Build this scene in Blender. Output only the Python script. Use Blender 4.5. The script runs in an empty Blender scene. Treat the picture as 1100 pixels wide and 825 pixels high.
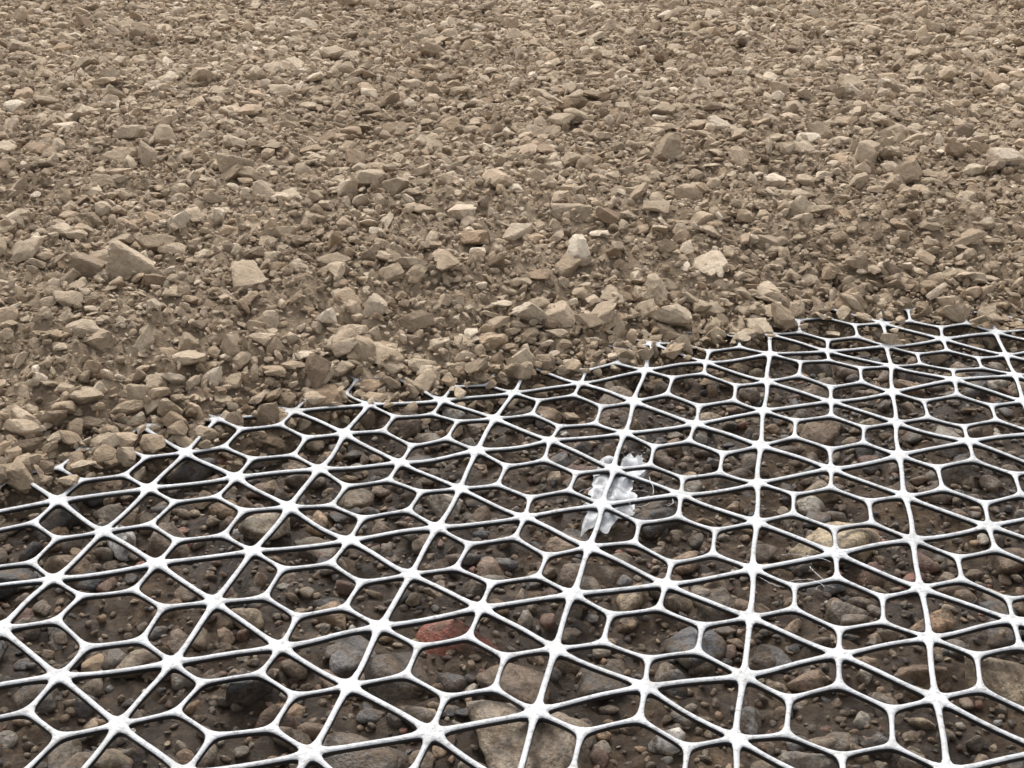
import bpy, numpy as np, math
from mathutils import Matrix, Vector
rng=np.random.default_rng(7)
sc=bpy.context.scene
a=0.0462; d=a*math.sqrt(3)
sc.view_settings.view_transform='Standard'; sc.view_settings.look='None'; sc.view_settings.exposure=0

# ------------------------------------------------------------ numpy noise
def _hash(ix,iy,seed):
    h=(ix.astype(np.int64)*374761393+iy.astype(np.int64)*668265263+seed*1442695041)&0xffffffff
    h=((h^(h>>13))*1274126177)&0xffffffff
    h=h^(h>>16)
    return (h&0xffff)/65535.0
def perlin(x,y,seed=0):
    ix=np.floor(x);iy=np.floor(y);fx=x-ix;fy=y-iy
    u=fx*fx*fx*(fx*(fx*6-15)+10);v=fy*fy*fy*(fy*(fy*6-15)+10)
    def g(dx,dy):
        t=_hash(ix+dx,iy+dy,seed)*2*np.pi
        return np.cos(t)*(fx-dx)+np.sin(t)*(fy-dy)
    return ((g(0,0)*(1-u)+g(1,0)*u)*(1-v)+(g(0,1)*(1-u)+g(1,1)*u)*v)*1.4
def cells(x,y,seed=0):
    ix=np.floor(x);iy=np.floor(y);best=np.full(x.shape,9.0);val=np.zeros(x.shape)
    for dx in (-1,0,1):
        for dy in (-1,0,1):
            h1=_hash(ix+dx,iy+dy,seed)
            jx=ix+dx+h1;jy=iy+dy+(h1*37.77)%1.0
            dd=(jx-x)**2+(jy-y)**2;m=dd<best
            best=np.where(m,dd,best);val=np.where(m,(h1*91.37)%1.0,val)
    return np.sqrt(best),val

# ------------------------------------------------------------ terrain functions
bx=np.array([-60,-.3,-.162,-.111,-.049,.045,.15,.255,.289,.424,.8,60])
by=np.array([-40,-.03,.078,.137,.196,.288,.349,.436,.474,.488,.55,38])
def edge(x): return np.interp(x,bx,by)
def sdist(x,y):
    s=(y-edge(x))*0.78
    return s+.010*perlin(x*14,y*14,31)+.007*perlin(x*45,y*45,32)
def fill_low(x,y):
    s=sdist(x,y)
    H=np.interp(s,[-1,-.03,0,.02,.06,.13,.3,.6],[-.05,-.034,-.012,-.002,.013,.034,.050,.054])
    return H+np.clip(s*4,0,1)*(.011*perlin(x*3.1,y*3.1,1)+.008*perlin(x*8,y*8,2))
def fill_z(x,y):
    s=sdist(x,y); k=np.clip(s*12+.5,0.4,1)
    c,v=cells(x*60,y*60,3); c2,v2=cells(x*150,y*150,4)
    return fill_low(x,y)+k*(.0004+.005*perlin(x*28,y*28,5)+.0045*(v-.5)*np.clip(1.3-1.6*c,0,1)+.003*(.5-c)+.0028*(v2-.5)+.0026*(.5-c2)+.0024*perlin(x*110,y*110,6))
def grid_z(x,y):
    return .0050*perlin(x*4.3,y*4.3,11)+.0034*perlin(x*11,y*11,12)+.0014*perlin(x*24,y*24,13)+.0005
def soil_z(x,y):
    c,v=cells(x*60,y*60,20);c2,v2=cells(x*170,y*170,25)
    z=-.0180+.004*perlin(x*9,y*9,21)+.0035*perlin(x*30,y*30,22)+.002*(.4-c)+.0022*perlin(x*90,y*90,23)+.0016*perlin(x*210,y*210,24)+.0016*(.4-c2)*v2
    return np.minimum(z,grid_z(x,y)-.0042)

# ------------------------------------------------------------ mesh helpers
def make_mesh(name,V,F,n,tint=None,mats=(),midx=None,smooth=False):
    me=bpy.data.meshes.new(name)
    V=np.ascontiguousarray(V,dtype=np.float32);F=np.ascontiguousarray(F,dtype=np.int32)
    me.vertices.add(len(V));me.vertices.foreach_set("co",V.ravel())
    me.loops.add(F.size);me.loops.foreach_set("vertex_index",F.ravel())
    me.polygons.add(len(F));me.polygons.foreach_set("loop_start",np.arange(0,F.size,n,dtype=np.int32))
    me.update(calc_edges=True)
    for m in mats: me.materials.append(m)
    if midx is not None: me.polygons.foreach_set("material_index",np.ascontiguousarray(midx,dtype=np.int32))
    me.polygons.foreach_set("use_smooth",np.full(len(F),smooth,dtype=bool))
    if tint is not None:
        at=me.attributes.new("tint",'FLOAT_COLOR','POINT')
        at.data.foreach_set("color",np.ascontiguousarray(tint,dtype=np.float32).ravel())
    ob=bpy.data.objects.new(name,me);sc.collection.objects.link(ob);return ob
def sheet(name,xs,ys,zf,keep,mat,smooth=True):
    X,Y=np.meshgrid(xs,ys);Z=zf(X,Y);nx=len(xs);ny=len(ys)
    V=np.stack([X.ravel(),Y.ravel(),Z.ravel()],1)
    I=np.arange(nx*ny).reshape(ny,nx)
    F=np.stack([I[:-1,:-1],I[:-1,1:],I[1:,1:],I[1:,:-1]],-1).reshape(-1,4)
    if keep is not None:
        K=keep(X,Y).ravel(); F=F[K[F].all(1)]
        used=np.zeros(len(V),bool);used[F]=True;mp=np.cumsum(used)-1;V=V[used];F=mp[F]
    return make_mesh(name,V,F,4,mats=[mat],smooth=smooth)
def axis(lo,hi,step,far):
    c=list(np.arange(lo,hi,step));s=step;x=hi;R=[]
    while x<far: R.append(x);s*=1.25;x+=s
    s=step;x=lo;L=[]
    while x>-far: s*=1.25;x-=s;L.append(x)
    return np.array(L[::-1]+c+R)

# ------------------------------------------------------------ materials
def nt(name):
    m=bpy.data.materials.new(name);m.use_nodes=True;t=m.node_tree;b=t.nodes['Principled BSDF'];return m,t,b
def N(t,ty,**k):
    n=t.nodes.new(ty)
    for q,v in k.items(): setattr(n,q,v)
    return n
def noise(t,co,scale,detail=4,rough=.6):
    n=N(t,'ShaderNodeTexNoise');n.inputs['Scale'].default_value=scale;n.inputs['Detail'].default_value=detail;n.inputs['Roughness'].default_value=rough
    t.links.new(co,n.inputs['Vector']);return n.outputs['Fac']
def ramp(t,fac,stops):
    r=N(t,'ShaderNodeValToRGB');e=r.color_ramp.elements
    while len(e)<len(stops): e.new(.5)
    for i,(p,c) in enumerate(stops): e[i].position=p;e[i].color=(*c,1) if len(c)==3 else c
    t.links.new(fac,r.inputs[0]);return r.outputs[0]
def mix(t,fac,A,B,mode='MIX'):
    m=N(t,'ShaderNodeMix',data_type='RGBA',blend_type=mode)
    for s,v in ((0,fac),(6,A),(7,B)):
        if hasattr(v,'is_linked'): t.links.new(v,m.inputs[s])
        else: m.inputs[s].default_value=v if s==0 else (*v,1)
    return m.outputs[2]
def bump(t,b,h,dist,strength=1):
    n=N(t,'ShaderNodeBump');n.inputs['Distance'].default_value=dist;n.inputs['Strength'].default_value=strength
    t.links.new(h,n.inputs['Height']);t.links.new(n.outputs[0],b.inputs['Normal'])

def gravel_mat(name,stones):
    m,t,b=nt(name);co=N(t,'ShaderNodeTexCoord').outputs['Object']
    n1=noise(t,co,240,7,.75);n2=noise(t,co,22,4,.6);n3=noise(t,co,900,3,.6);n4=noise(t,co,2.6,3,.5)
    if stones:
        at=N(t,'ShaderNodeAttribute');at.attribute_name='tint'
        sp=N(t,'ShaderNodeSeparateColor');t.links.new(at.outputs['Color'],sp.inputs[0])
        c=ramp(t,sp.outputs[0],[(0,(.19,.143,.100)),(.3,(.365,.287,.203)),(.65,(.475,.383,.280)),(1,(.67,.572,.448))])
        c=mix(t,sp.outputs[1],c,(.40,.28,.18))
    else:
        c=ramp(t,n2,[(.3,(.30,.227,.155)),(.7,(.41,.318,.222))])
    v=ramp(t,n1,[(.25,(.60,.57,.53)),(.5,(.98,.98,.97)),(.75,(1.34,1.32,1.28))])
    c=mix(t,1,c,v,'MULTIPLY')
    v2=ramp(t,n2,[(.3,(.84,.82,.80)),(.7,(1.12,1.12,1.12))])
    c=mix(t,1,c,v2,'MULTIPLY')
    v3=ramp(t,n4,[(.35,(.90,.88,.86)),(.65,(1.08,1.08,1.08))]);c=mix(t,1,c,v3,'MULTIPLY')
    t.links.new(c,b.inputs['Base Color']);b.inputs['Roughness'].default_value=.92
    b.inputs['Specular IOR Level'].default_value=.25
    ad=N(t,'ShaderNodeMath',operation='ADD');t.links.new(n1,ad.inputs[0]);mm=N(t,'ShaderNodeMath',operation='MULTIPLY');mm.inputs[1].default_value=.4
    t.links.new(n3,mm.inputs[0]);t.links.new(mm.outputs[0],ad.inputs[1])
    bump(t,b,ad.outputs[0],.003 if stones else .006)
    return m
M_gr=gravel_mat("crushed_limestone",True);M_base=gravel_mat("limestone_fines",False)

M_soil,t,b=nt("damp_soil");co=N(t,'ShaderNodeTexCoord').outputs['Object']
n1=noise(t,co,150,9,.8);n2=noise(t,co,14,4)
c=ramp(t,n1,[(.3,(.030,.019,.0115)),(.5,(.084,.056,.034)),(.72,(.23,.165,.105))])
c2=ramp(t,n2,[(.35,(.5,.46,.42)),(.65,(1.4,1.32,1.18))]);c=mix(t,1,c,c2,'MULTIPLY')
t.links.new(c,b.inputs['Base Color'])
rr_=ramp(t,n2,[(.4,(.38,)*3),(.6,(.9,)*3)]);t.links.new(rr_,b.inputs['Roughness'])
bump(t,b,n1,.008)

M_peb,t,b=nt("river_pebble");co=N(t,'ShaderNodeTexCoord').outputs['Object']
at=N(t,'ShaderNodeAttribute');at.attribute_name='tint'
n1=noise(t,co,90,6,.7);n2=noise(t,co,420,5,.65)
v=ramp(t,n2,[(.3,(.45,.44,.43)),(.7,(1.3,1.26,1.2))]);c=mix(t,1,at.outputs['Color'],v,'MULTIPLY')
dirt=ramp(t,n1,[(.45,(0,)*3),(.59,(.92,)*3)]);dc=ramp(t,n2,[(.3,(.045,.030,.019)),(.7,(.17,.12,.077))]);c=mix(t,dirt,c,dc)
t.links.new(c,b.inputs['Base Color'])
rr_=ramp(t,n1,[(.42,(.30,)*3),(.58,(.85,)*3)]);t.links.new(rr_,b.inputs['Roughness'])
bump(t,b,n2,.0018)

M_white,t,b=nt("white_plastic");co=N(t,'ShaderNodeTexCoord').outputs['Object']
n1=noise(t,co,70,6,.65);n2=noise(t,co,420,4,.6)
c=ramp(t,n1,[(.3,(.30,.30,.295)),(.6,(.45,.455,.46))]);
dirt=ramp(t,n2,[(.55,(0,)*3),(.69,(.7,)*3)]);c=mix(t,dirt,c,(.20,.165,.13))
t.links.new(c,b.inputs['Base Color']);b.inputs['Roughness'].default_value=.5
bump(t,b,n2,.001,1)
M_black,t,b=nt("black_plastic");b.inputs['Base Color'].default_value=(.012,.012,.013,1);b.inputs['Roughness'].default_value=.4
M_film,t,b=nt("torn_plastic_film");b.inputs['Base Color'].default_value=(.46,.47,.48,1);b.inputs['Roughness'].default_value=.35
co=N(t,'ShaderNodeTexCoord').outputs['Object'];nf=noise(t,co,80,4);fr=ramp(t,nf,[(.35,(.35,)*3),(.6,(.85,)*3)])
tr=N(t,'ShaderNodeBsdfTransparent');ms=N(t,'ShaderNodeMixShader');t.links.new(fr,ms.inputs[0])
t.links.new(tr.outputs[0],ms.inputs[1]);t.links.new(b.outputs[0],ms.inputs[2]);t.links.new(ms.outputs[0],t.nodes['Material Output'].inputs[0])

# ------------------------------------------------------------ sheets
xs=axis(-1.5,1.05,.004,60);ys=axis(-.05,2.5,.004,60)
sheet("gravel_bed",xs,ys,fill_z,lambda X,Y:sdist(X,Y)>-.03,M_base)
xs=axis(-.35,.66,.0019,60);ys=axis(-.25,.54,.0019,60)
sheet("ground",xs,ys,lambda X,Y:soil_z(X,Y)-np.clip((Y-edge(X)-.12)*.5,0,.05),None,M_soil)

# ------------------------------------------------------------ stone prototypes
import bmesh
def ico(sub):
    bm=bmesh.new();bmesh.ops.create_icosphere(bm,subdivisions=sub,radius=1)
    V=np.array([v.co[:] for v in bm.verts]);F=np.array([[v.index for v in f.verts] for f in bm.faces]);bm.free();return V,F
ICO={k:ico(k) for k in (1,2,3,4)}
def protos(sub,count,p,kmin,kmax,flat,rough,seed):
    r=np.random.default_rng(seed);D,F=ICO[sub];out=[]
    for _ in range(count):
        k=r.integers(kmin,kmax+1);n=r.normal(size=(k*3,3));n/=np.linalg.norm(n,axis=1)[:,None]
        sel=[n[0]]
        for q in n[1:]:
            if len(sel)<k and max(q@s for s in sel)<.7: sel.append(q)
        n=np.array(sel);n=np.vstack([n,-n[:3]+r.normal(size=(3,3))*.25]);n/=np.linalg.norm(n,axis=1)[:,None]
        h=r.uniform(.42,.95,len(n))
        q=np.clip(D@n.T/h,1e-4,None)
        rad=(np.sum(q**p,1)+.55**p)**(-1/p)
        if rough>0:
            w=r.normal(size=(14,3))*3.2;ph=r.uniform(0,6.28,14)
            rad=rad*(1+rough*np.sin(D@w.T+ph).sum(1)/4)
            if sub>2:
                w=r.normal(size=(14,3))*9;rad=rad*(1+rough*.6*np.sin(D@w.T+ph).sum(1)/4)
            if sub>3:
                w=r.normal(size=(14,3))*22;rad=rad*(1+rough*.3*np.sin(D@w.T+ph).sum(1)/4)
        V=D*rad[:,None]*np.array([1,r.uniform(.6,.95),r.uniform(flat,flat+.35)])
        V/=np.abs(V).max()
        out.append(V)
    return np.array(out),F
def rotmat(yaw,tilt,az):
    n=len(yaw);c,s=np.cos(yaw),np.sin(yaw);Z=np.zeros((n,3,3));Z[:,0,0]=c;Z[:,0,1]=-s;Z[:,1,0]=s;Z[:,1,1]=c;Z[:,2,2]=1
    k=np.stack([np.cos(az),np.sin(az),0*az],1);K=np.zeros((n,3,3))
    K[:,0,1]=-k[:,2];K[:,0,2]=k[:,1];K[:,1,0]=k[:,2];K[:,1,2]=-k[:,0];K[:,2,0]=-k[:,1];K[:,2,1]=k[:,0]
    R=np.eye(3)[None]+np.sin(tilt)[:,None,None]*K+(1-np.cos(tilt))[:,None,None]*(K@K)
    return R@Z
class Bag:
    def __init__(s,under=False): s.V=[];s.F=[];s.T=[];s.n=0;s.under=under
    def add(s,pr,F,pos,size,tilt,tint,yaw=None,under=None):
        n=len(pos)
        if n==0:return
        P=pr[rng.integers(0,len(pr),n)]*(size/2)[:,None,None]
        R=rotmat(rng.uniform(0,6.283,n) if yaw is None else yaw,tilt,rng.uniform(0,6.283,n))
        V=np.matmul(P,R.transpose(0,2,1))+pos[:,None,:]
        if (s.under if under is None else under):     # these stones stay below the sheet that rests on them
            lim=(grid_z(V[:,:,0],V[:,:,1])-.0029)
            V[:,:,2]-=np.maximum(0,(V[:,:,2]-lim).max(1))[:,None]
        nv=P.shape[1];s.V.append(V.reshape(-1,3).astype(np.float32));s.F.append((F[None]+(np.arange(n)*nv)[:,None,None]+s.n).reshape(-1,3).astype(np.int32))
        s.T.append(np.repeat(tint,nv,0).astype(np.float32));s.n+=n*nv
    def build(s,name,mat,smooth=False): return make_mesh(name,np.vstack(s.V),np.vstack(s.F),3,np.vstack(s.T),[mat],smooth=smooth)
def jitter(x0,x1,y0,y1,c):
    gx,gy=np.meshgrid(np.arange(x0,x1,c),np.arange(y0,y1,c));gx=gx.ravel();gy=gy.ravel()
    return gx+rng.uniform(-.6,.6,len(gx))*c,gy+rng.uniform(-.6,.6,len(gy))*c
CX,CY=.2364,-.4626
def dl(x,y):
    dep=(x-CX)*-.2067+(y-CY)*.9784;lat=(x-CX)*.9784+(y-CY)*.2067;return dep,lat
def vis(x,y,m=.16):
    dep,lat=dl(x,y);return (np.abs(lat)<.43*dep+m)&(dep<2.95)
def tints(n):
    t=np.clip(rng.normal(.5,.23,n),0,1);dk=rng.random(n)<.05;t[dk]*=.3
    return np.stack([t,np.clip(rng.normal(.08,.22,n),0,.8),rng.random(n),np.ones(n)],1)

A4=protos(4,14,30,6,9,.32,.022,1);A3=protos(3,30,30,5,8,.30,.025,2);A2=protos(2,36,26,5,8,.30,.02,3)
A1=protos(1,24,16,5,8,.4,.03,5)
g=Bag()
def layer(c,smin,smax,pw,lift,tiltsd,near,far,split,prob=lambda dep:1,smarg=0.0):
    x,y=jitter(-1.9,1.7,-.2,2.9,c);k=vis(x,y);x=x[k];y=y[k]
    s=sdist(x,y);dep,_=dl(x,y);k=(s>smarg)&(rng.random(len(x))<prob(dep));x=x[k];y=y[k];dep=dep[k];s=s[k]
    n=len(x);size=smin+(smax-smin)*rng.random(n)**pw
    size*=np.interp(s,[0,.02,.06],[.75,.9,1])
    base=fill_z(x,y) if smax<.012 else fill_low(x,y)
    z=base+size*lift+rng.normal(0,1,n)*size*.10
    z+=np.interp(s,[-.01,.0,.05,.09],[.010,.009,.003,0])*rng.uniform(.2,1.1,n)   # stones heaped on the mesh at the toe
    tilt=np.abs(rng.normal(0,tiltsd,n));T=tints(n);pos=np.stack([x,y,z],1)
    m=dep<split
    g.add(*near,pos[m],size[m],tilt[m],T[m]);g.add(*far,pos[~m],size[~m],tilt[~m],T[~m])
layer(.082,.029,.043,1.5,.09,.45,A4,A3,1.1,smarg=.012)
layer(.040,.019,.032,1.3,.14,.5,A3,A2,1.5,smarg=.003)
layer(.0205,.011,.020,1.3,.20,.7,A3,A2,.95,smarg=-.003)
layer(.0105,.0055,.011,1,.25,.95,A2,A2,9,lambda dep:np.interp(dep,[.8,1.3,3],[1,.85,.5]),smarg=-.008)
layer(.0050,.0024,.0058,1.4,.28,1.0,A2,A1,.88,lambda dep:np.interp(dep,[.8,1.2,2,3],[1,.7,.35,.12]),smarg=-.012)
def toe(c,s0,s1,smin,smax,lo,hi,fl=-.001,pr=.99):
    x,y=jitter(-.38,.72,-.12,.64,c);s=sdist(x,y);k=(s>s0)&(s<s1)&(rng.random(len(x))<pr);x=x[k];y=y[k];n=len(x);size=smin+(smax-smin)*rng.random(n)**1.3
    g.add(*A3,np.stack([x,y,np.maximum(fill_low(x,y),fl)+size*rng.uniform(lo,hi,n)],1),size,np.abs(rng.normal(0,.8,n)),tints(n))
toe(.0125,-.006,.06,.009,.022,.0,.45,-.003)
toe(.030,.002,.07,.018,.034,.0,.3,-.003)
toe(.008,-.012,.05,.004,.010,.0,.5,-.003)
toe(.012,-.018,.03,.008,.020,-.1,.3,-.013,.85)
toe(.007,-.024,.03,.004,.010,.0,.4,-.015,.8)
# stragglers lying on the mesh at the toe of the fill
x,y=jitter(-.4,.75,-.1,.65,.011);s=sdist(x,y)
k=(s<.004)&(s>-.06)&(rng.random(len(x))<.55*np.exp(s/.012))
x=x[k];y=y[k];n=len(x);size=.006+.016*rng.random(n)**2
g.add(*A3,np.stack([x,y,grid_z(x,y)+size*.22],1),size,np.abs(rng.normal(0,.4,n)),tints(n))
# dusty chips that fell through onto the soil
x,y=jitter(-.4,.75,-.3,.65,.009);s=sdist(x,y)
k=(s<.02)&(rng.random(len(x))<.6*np.exp(np.minimum(s,0)/.035))
x=x[k];y=y[k];n=len(x);size=.004+.012*rng.random(n)**2
g.add(*A3,np.stack([x,y,soil_z(x,y)+size*.2],1),size,np.abs(rng.normal(0,.4,n)),tints(n)*np.array([.5,1,1,1]),under=True)
g.build("gravel",M_gr)

# ------------------------------------------------------------ pebbles in the soil under the mesh
P4=protos(4,10,9,6,9,.42,.03,18);P3=protos(3,24,7,6,9,.42,.028,8);P2=protos(2,20,7,6,9,.45,.02,9)
pal=np.array([(.20,.16,.115),(.15,.12,.09),(.32,.245,.16),(.26,.175,.11),(.055,.050,.046),(.22,.098,.062),(.19,.138,.094),(.36,.32,.26),(.12,.108,.10),(.32,.21,.12),(.16,.085,.055),(.55,.52,.47)])
pw=np.array([5,4,5,5,4,1.6,6,1.2,4,3,1.8,.4]);pw/=pw.sum()
def ptint(n):
    c=pal[rng.choice(len(pal),n,p=pw)]*rng.uniform(.5,1.15,(n,1));return np.hstack([c,np.ones((n,1))])
pb=Bag(under=True)
def players(c,smin,smax,pwr,lift,pr,prob):
    x,y=jitter(-.42,.72,-.32,.56,c);k=(sdist(x,y)<.03)&(rng.random(len(x))<prob);x=x[k];y=y[k];n=len(x)
    size=smin+(smax-smin)*rng.random(n)**pwr
    pb.add(*pr,np.stack([x,y,soil_z(x,y)+size*lift],1),size,np.abs(rng.normal(0,.35,n)),ptint(n))
players(.042,.024,.042,1.3,.04,P4,.65)
players(.021,.012,.022,1.3,.08,P3,.75)
players(.0125,.006,.012,1.2,.11,P3,.65)
players(.0055,.0022,.006,1.2,.12,P2,.65)
def special(x,y,size,col,lift=.1,pr=None,yaw=0.,tilt=.06):
    pb.add(*(pr or P4),np.array([[x,y,float(soil_z(np.array([x]),np.array([y]))[0])+size*lift]]),np.array([size]),np.array([tilt]),np.array([[*col,1.]]),np.array([yaw]))
special(.108,.018,.062,(.30,.10,.065),.12,P4,yaw=.3)
special(.165,-.048,.076,(.27,.215,.155),.1,yaw=-.3)
special(.285,.155,.062,(.42,.33,.21),.1,yaw=.2)
special(-.078,.058,.022,(.75,.74,.71),.3,P3)
special(-.012,.085,.034,(.38,.31,.22),.15,yaw=.9)
special(.33,.08,.038,(.38,.24,.14),.1,yaw=.5)
special(.22,.03,.036,(.10,.10,.105),.1,yaw=1.5)
pb.build("river_pebbles",M_peb,True)

# ------------------------------------------------------------ geogrid
KS=9
def aperture(poly,W,k):
    poly=np.array(poly);n=len(poly);cen=poly.mean(0);out=[]
    for i in range(n):
        A=poly[i];B=poly[(i+1)%n]
        u=np.arange(KS)/KS;u=.5-.5*np.cos(np.pi*u)
        out.append(A+(B-A)*u[:,None])
    out=np.vstack(out)
    E=np.roll(poly,-1,0)-poly;L=np.linalg.norm(E,axis=1);nn=np.stack([-E[:,1],E[:,0]],1)/L[:,None]
    if ((cen-poly[0])@nn[0])<0: nn=-nn
    def sd(P):
        dd=np.einsum('pij,ij->pi',P[:,None,:]-poly[None],nn)-np.array(W)
        return -k*np.log(np.exp(-dd/k).sum(1))
    def inset(off):
        lo=np.zeros(len(out));hi=np.ones(len(out))
        for _ in range(16):
            m=(lo+hi)/2;s=sd(cen+(out-cen)*m[:,None]);ok=s>off;lo=np.where(ok,m,lo);hi=np.where(ok,hi,m)
        return cen+(out-cen)*lo[:,None]
    return out,inset(-.00045),inset(0)
TH=.0025
VV=[];FF=[];MM=[];nv=0;cache={}
def ring(poly,W,k,nodeidx,key):
    global nv
    poly=np.array(poly);o=poly[0].copy()
    if key not in cache:
        loc=poly-o;out,i0,i1=aperture(loc,W,k)
        def zz(P,z0,top):
            rn=np.full(len(P),9.);rj=np.full(len(P),9.)
            for q,pp in enumerate(loc):
                r=np.hypot(*(P-pp).T)
                if q in nodeidx: rn=np.minimum(rn,r)
                else: rj=np.minimum(rj,r)
            if top: z=z0+.0008*np.exp(-(rn/.0055)**2)-.0007*np.exp(-(rn/.0022)**2)+.0003*np.exp(-(rj/.003)**2)
            else: z=z0-.0006*np.exp(-(rn/.005)**2)
            return np.column_stack([P,z])
        cache[key]=np.vstack([zz(out,.00022,1),zz(i0,.00014,1),zz(i1,-.0004,1),zz(i1,-TH+.0003,0),zz(i0,-TH,0),zz(out,-TH,0)])
    R=cache[key].copy();R[:,:2]+=o;n=len(R)//6
    VV.append(R);j=np.arange(n);j2=(j+1)%n
    for q in range(5):
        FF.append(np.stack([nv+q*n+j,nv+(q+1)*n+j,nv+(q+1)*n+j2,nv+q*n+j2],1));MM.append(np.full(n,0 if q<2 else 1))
    nv+=6*n
wk=.00122;wi=.00095;wr=.00100
def hexpt(cx,cy,r,k): return (cx+r*math.sin(math.radians(60*k)),cy+r*math.cos(math.radians(60*k)))
for i in range(-8,11):
    for j in range(-8,9):
        cx=(i+.5)*d;cy=.5*a+2*a*j+(a if i%2 else 0)
        if cy<-.4 or cy>float(edge(cx))+.12 or cx<-.5 or cx>.85: continue
        R=[hexpt(cx,cy,a,k) for k in range(6)];Q=[hexpt(cx,cy,.5*a,k) for k in range(6)]
        ring(Q,[wi]*6,.0017,(),'h')
        for k in range(6): ring([R[k],R[(k+1)%6],Q[(k+1)%6],Q[k]],[wk,wr,wi,wr],.0019,(0,1),'t%d'%k)
        for (k1,k2) in ((0,1),(5,0)):
            P1=np.array(R[k1]);P2=np.array(R[k2]);mid=(P1+P2)/2;o=mid-np.array([cx,cy]);o/=np.linalg.norm(o)
            ring([P2,P1,mid+o*a*math.sqrt(3)/2],[wk]*3,.0023,(0,1,2),'r%d'%k1)
V=np.vstack(VV);F=np.vstack(FF);MI=np.concatenate(MM)
key=np.round(V/4e-5).astype(np.int64);key=(key[:,0]*200003+key[:,1])*2003+key[:,2]
_,idx,inv=np.unique(key,return_index=True,return_inverse=True);inv=inv.ravel()
F2=inv[F];V=V[idx]
x0=V[:,0].copy();y0=V[:,1].copy()
V[:,0]+=.0024*perlin(x0*7,y0*7,41)+.0015*perlin(x0*22,y0*22,43);V[:,1]+=.0024*perlin(x0*7,y0*7,42)+.0021*perlin(x0*22,y0*22,44)
V[:,2]+=grid_z(x0,y0)
ok=(F2[:,0]!=F2[:,1])&(F2[:,1]!=F2[:,2])&(F2[:,2]!=F2[:,3])&(F2[:,3]!=F2[:,0])
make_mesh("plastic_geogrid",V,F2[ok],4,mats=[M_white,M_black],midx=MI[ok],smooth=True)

# ------------------------------------------------------------ torn scrap of plastic film caught under the mesh, with loose fibres
nr,na=16,96
th=np.linspace(0,2*np.pi,na,endpoint=False)
rad=.75+.3*perlin(np.cos(th)*1.6+5,np.sin(th)*1.6,61)+.3*perlin(np.cos(th)*3,np.sin(th)*3+3,62)+.05*perlin(np.cos(th)*12,np.sin(th)*12,66)
q=np.linspace(0,1,nr+1)[1:]
X=(q[:,None]*rad*np.cos(th)*.021);Y=(q[:,None]*rad*np.sin(th)*.058)
Xw=.162+X*.97+Y*.12;Yw=.168+Y-X*.2
Z=-.0062+.005*perlin(Xw*55,Yw*55,63)+.0025*perlin(Xw*150,Yw*150,64)
vs=[(.162,.168,-.0062)]+np.stack([Xw.ravel(),Yw.ravel(),Z.ravel()],1).tolist()
fs=[(0,1+k,1+(k+1)%na) for k in range(na)]+[(1+r_*na+k,1+(r_+1)*na+k,1+(r_+1)*na+(k+1)%na,1+r_*na+(k+1)%na) for r_ in range(nr-1) for k in range(na)]
def fibre(x,y,L,w=.00015):
    an=rng.uniform(0,6.28);cv=rng.normal(0,.25);n=14;p=np.array([x,y,rng.uniform(-.008,.0)]);b0=len(vs)
    for i in range(n):
        dirv=np.array([math.cos(an),math.sin(an),rng.normal(0,.12)]);nrm=np.array([-dirv[1],dirv[0],0])
        vs.append(tuple(p+nrm*w));vs.append(tuple(p-nrm*w));p=p+dirv*L/n;an+=cv*.4+rng.normal(0,.12)
    for i in range(n-1): fs.append((b0+2*i,b0+2*i+1,b0+2*i+3,b0+2*i+2))
for cx_,cy_,k in ((.166,.17,6),(.27,.085,6),(.19,.16,5)):
    for _ in range(k): fibre(cx_+rng.normal(0,.012),cy_+rng.normal(0,.018),rng.uniform(.010,.028))
me=bpy.data.meshes.new("plastic_scrap");me.from_pydata(vs,[],fs);me.materials.append(M_film)
for p in me.polygons:p.use_smooth=True
sc.collection.objects.link(bpy.data.objects.new("plastic_scrap",me))

# ------------------------------------------------------------ camera / light
yaw,pit,rol,f=-.2082,.3997,.0123,1370.4
f3=Vector((math.sin(yaw)*math.cos(pit),math.cos(yaw)*math.cos(pit),-math.sin(pit)))
r=Vector((math.cos(yaw),-math.sin(yaw),0));u=r.cross(f3)
r2=r*math.cos(rol)+u*math.sin(rol);u2=-r*math.sin(rol)+u*math.cos(rol)
cd=bpy.data.cameras.new("camera");co=bpy.data.objects.new("camera",cd);sc.collection.objects.link(co)
co.matrix_world=Matrix(((r2[0],u2[0],-f3[0],CX),(r2[1],u2[1],-f3[1],CY),(r2[2],u2[2],-f3[2],.3228),(0,0,0,1)))
cd.sensor_width=36;cd.lens=36*f/1100;cd.clip_start=.01;cd.clip_end=300;sc.camera=co

w=bpy.data.worlds.new("World");sc.world=w;w.use_nodes=True;t=w.node_tree;bg=t.nodes['Background']
sky=t.nodes.new('ShaderNodeTexSky');sky.sky_type='NISHITA';sky.sun_disc=False
el,az=math.radians(50),math.radians(-25)
sky.sun_elevation=el;sky.sun_rotation=az;sky.air_density=1;sky.dust_density=4
hs=t.nodes.new('ShaderNodeHueSaturation');hs.inputs['Saturation'].default_value=.2;hs.inputs['Value'].default_value=2.25
t.links.new(sky.outputs[0],hs.inputs['Color']);t.links.new(hs.outputs[0],bg.inputs[0]);bg.inputs[1].default_value=.15
l=bpy.data.lights.new("sun",'SUN');l.energy=1.5;l.angle=math.radians(14);l.color=(1,.965,.90)
lo=bpy.data.objects.new("sun",l);sc.collection.objects.link(lo)
dv=Vector((math.sin(az)*math.cos(el),math.cos(az)*math.cos(el),math.sin(el)))
lo.rotation_euler=dv.to_track_quat('Z','Y').to_euler()
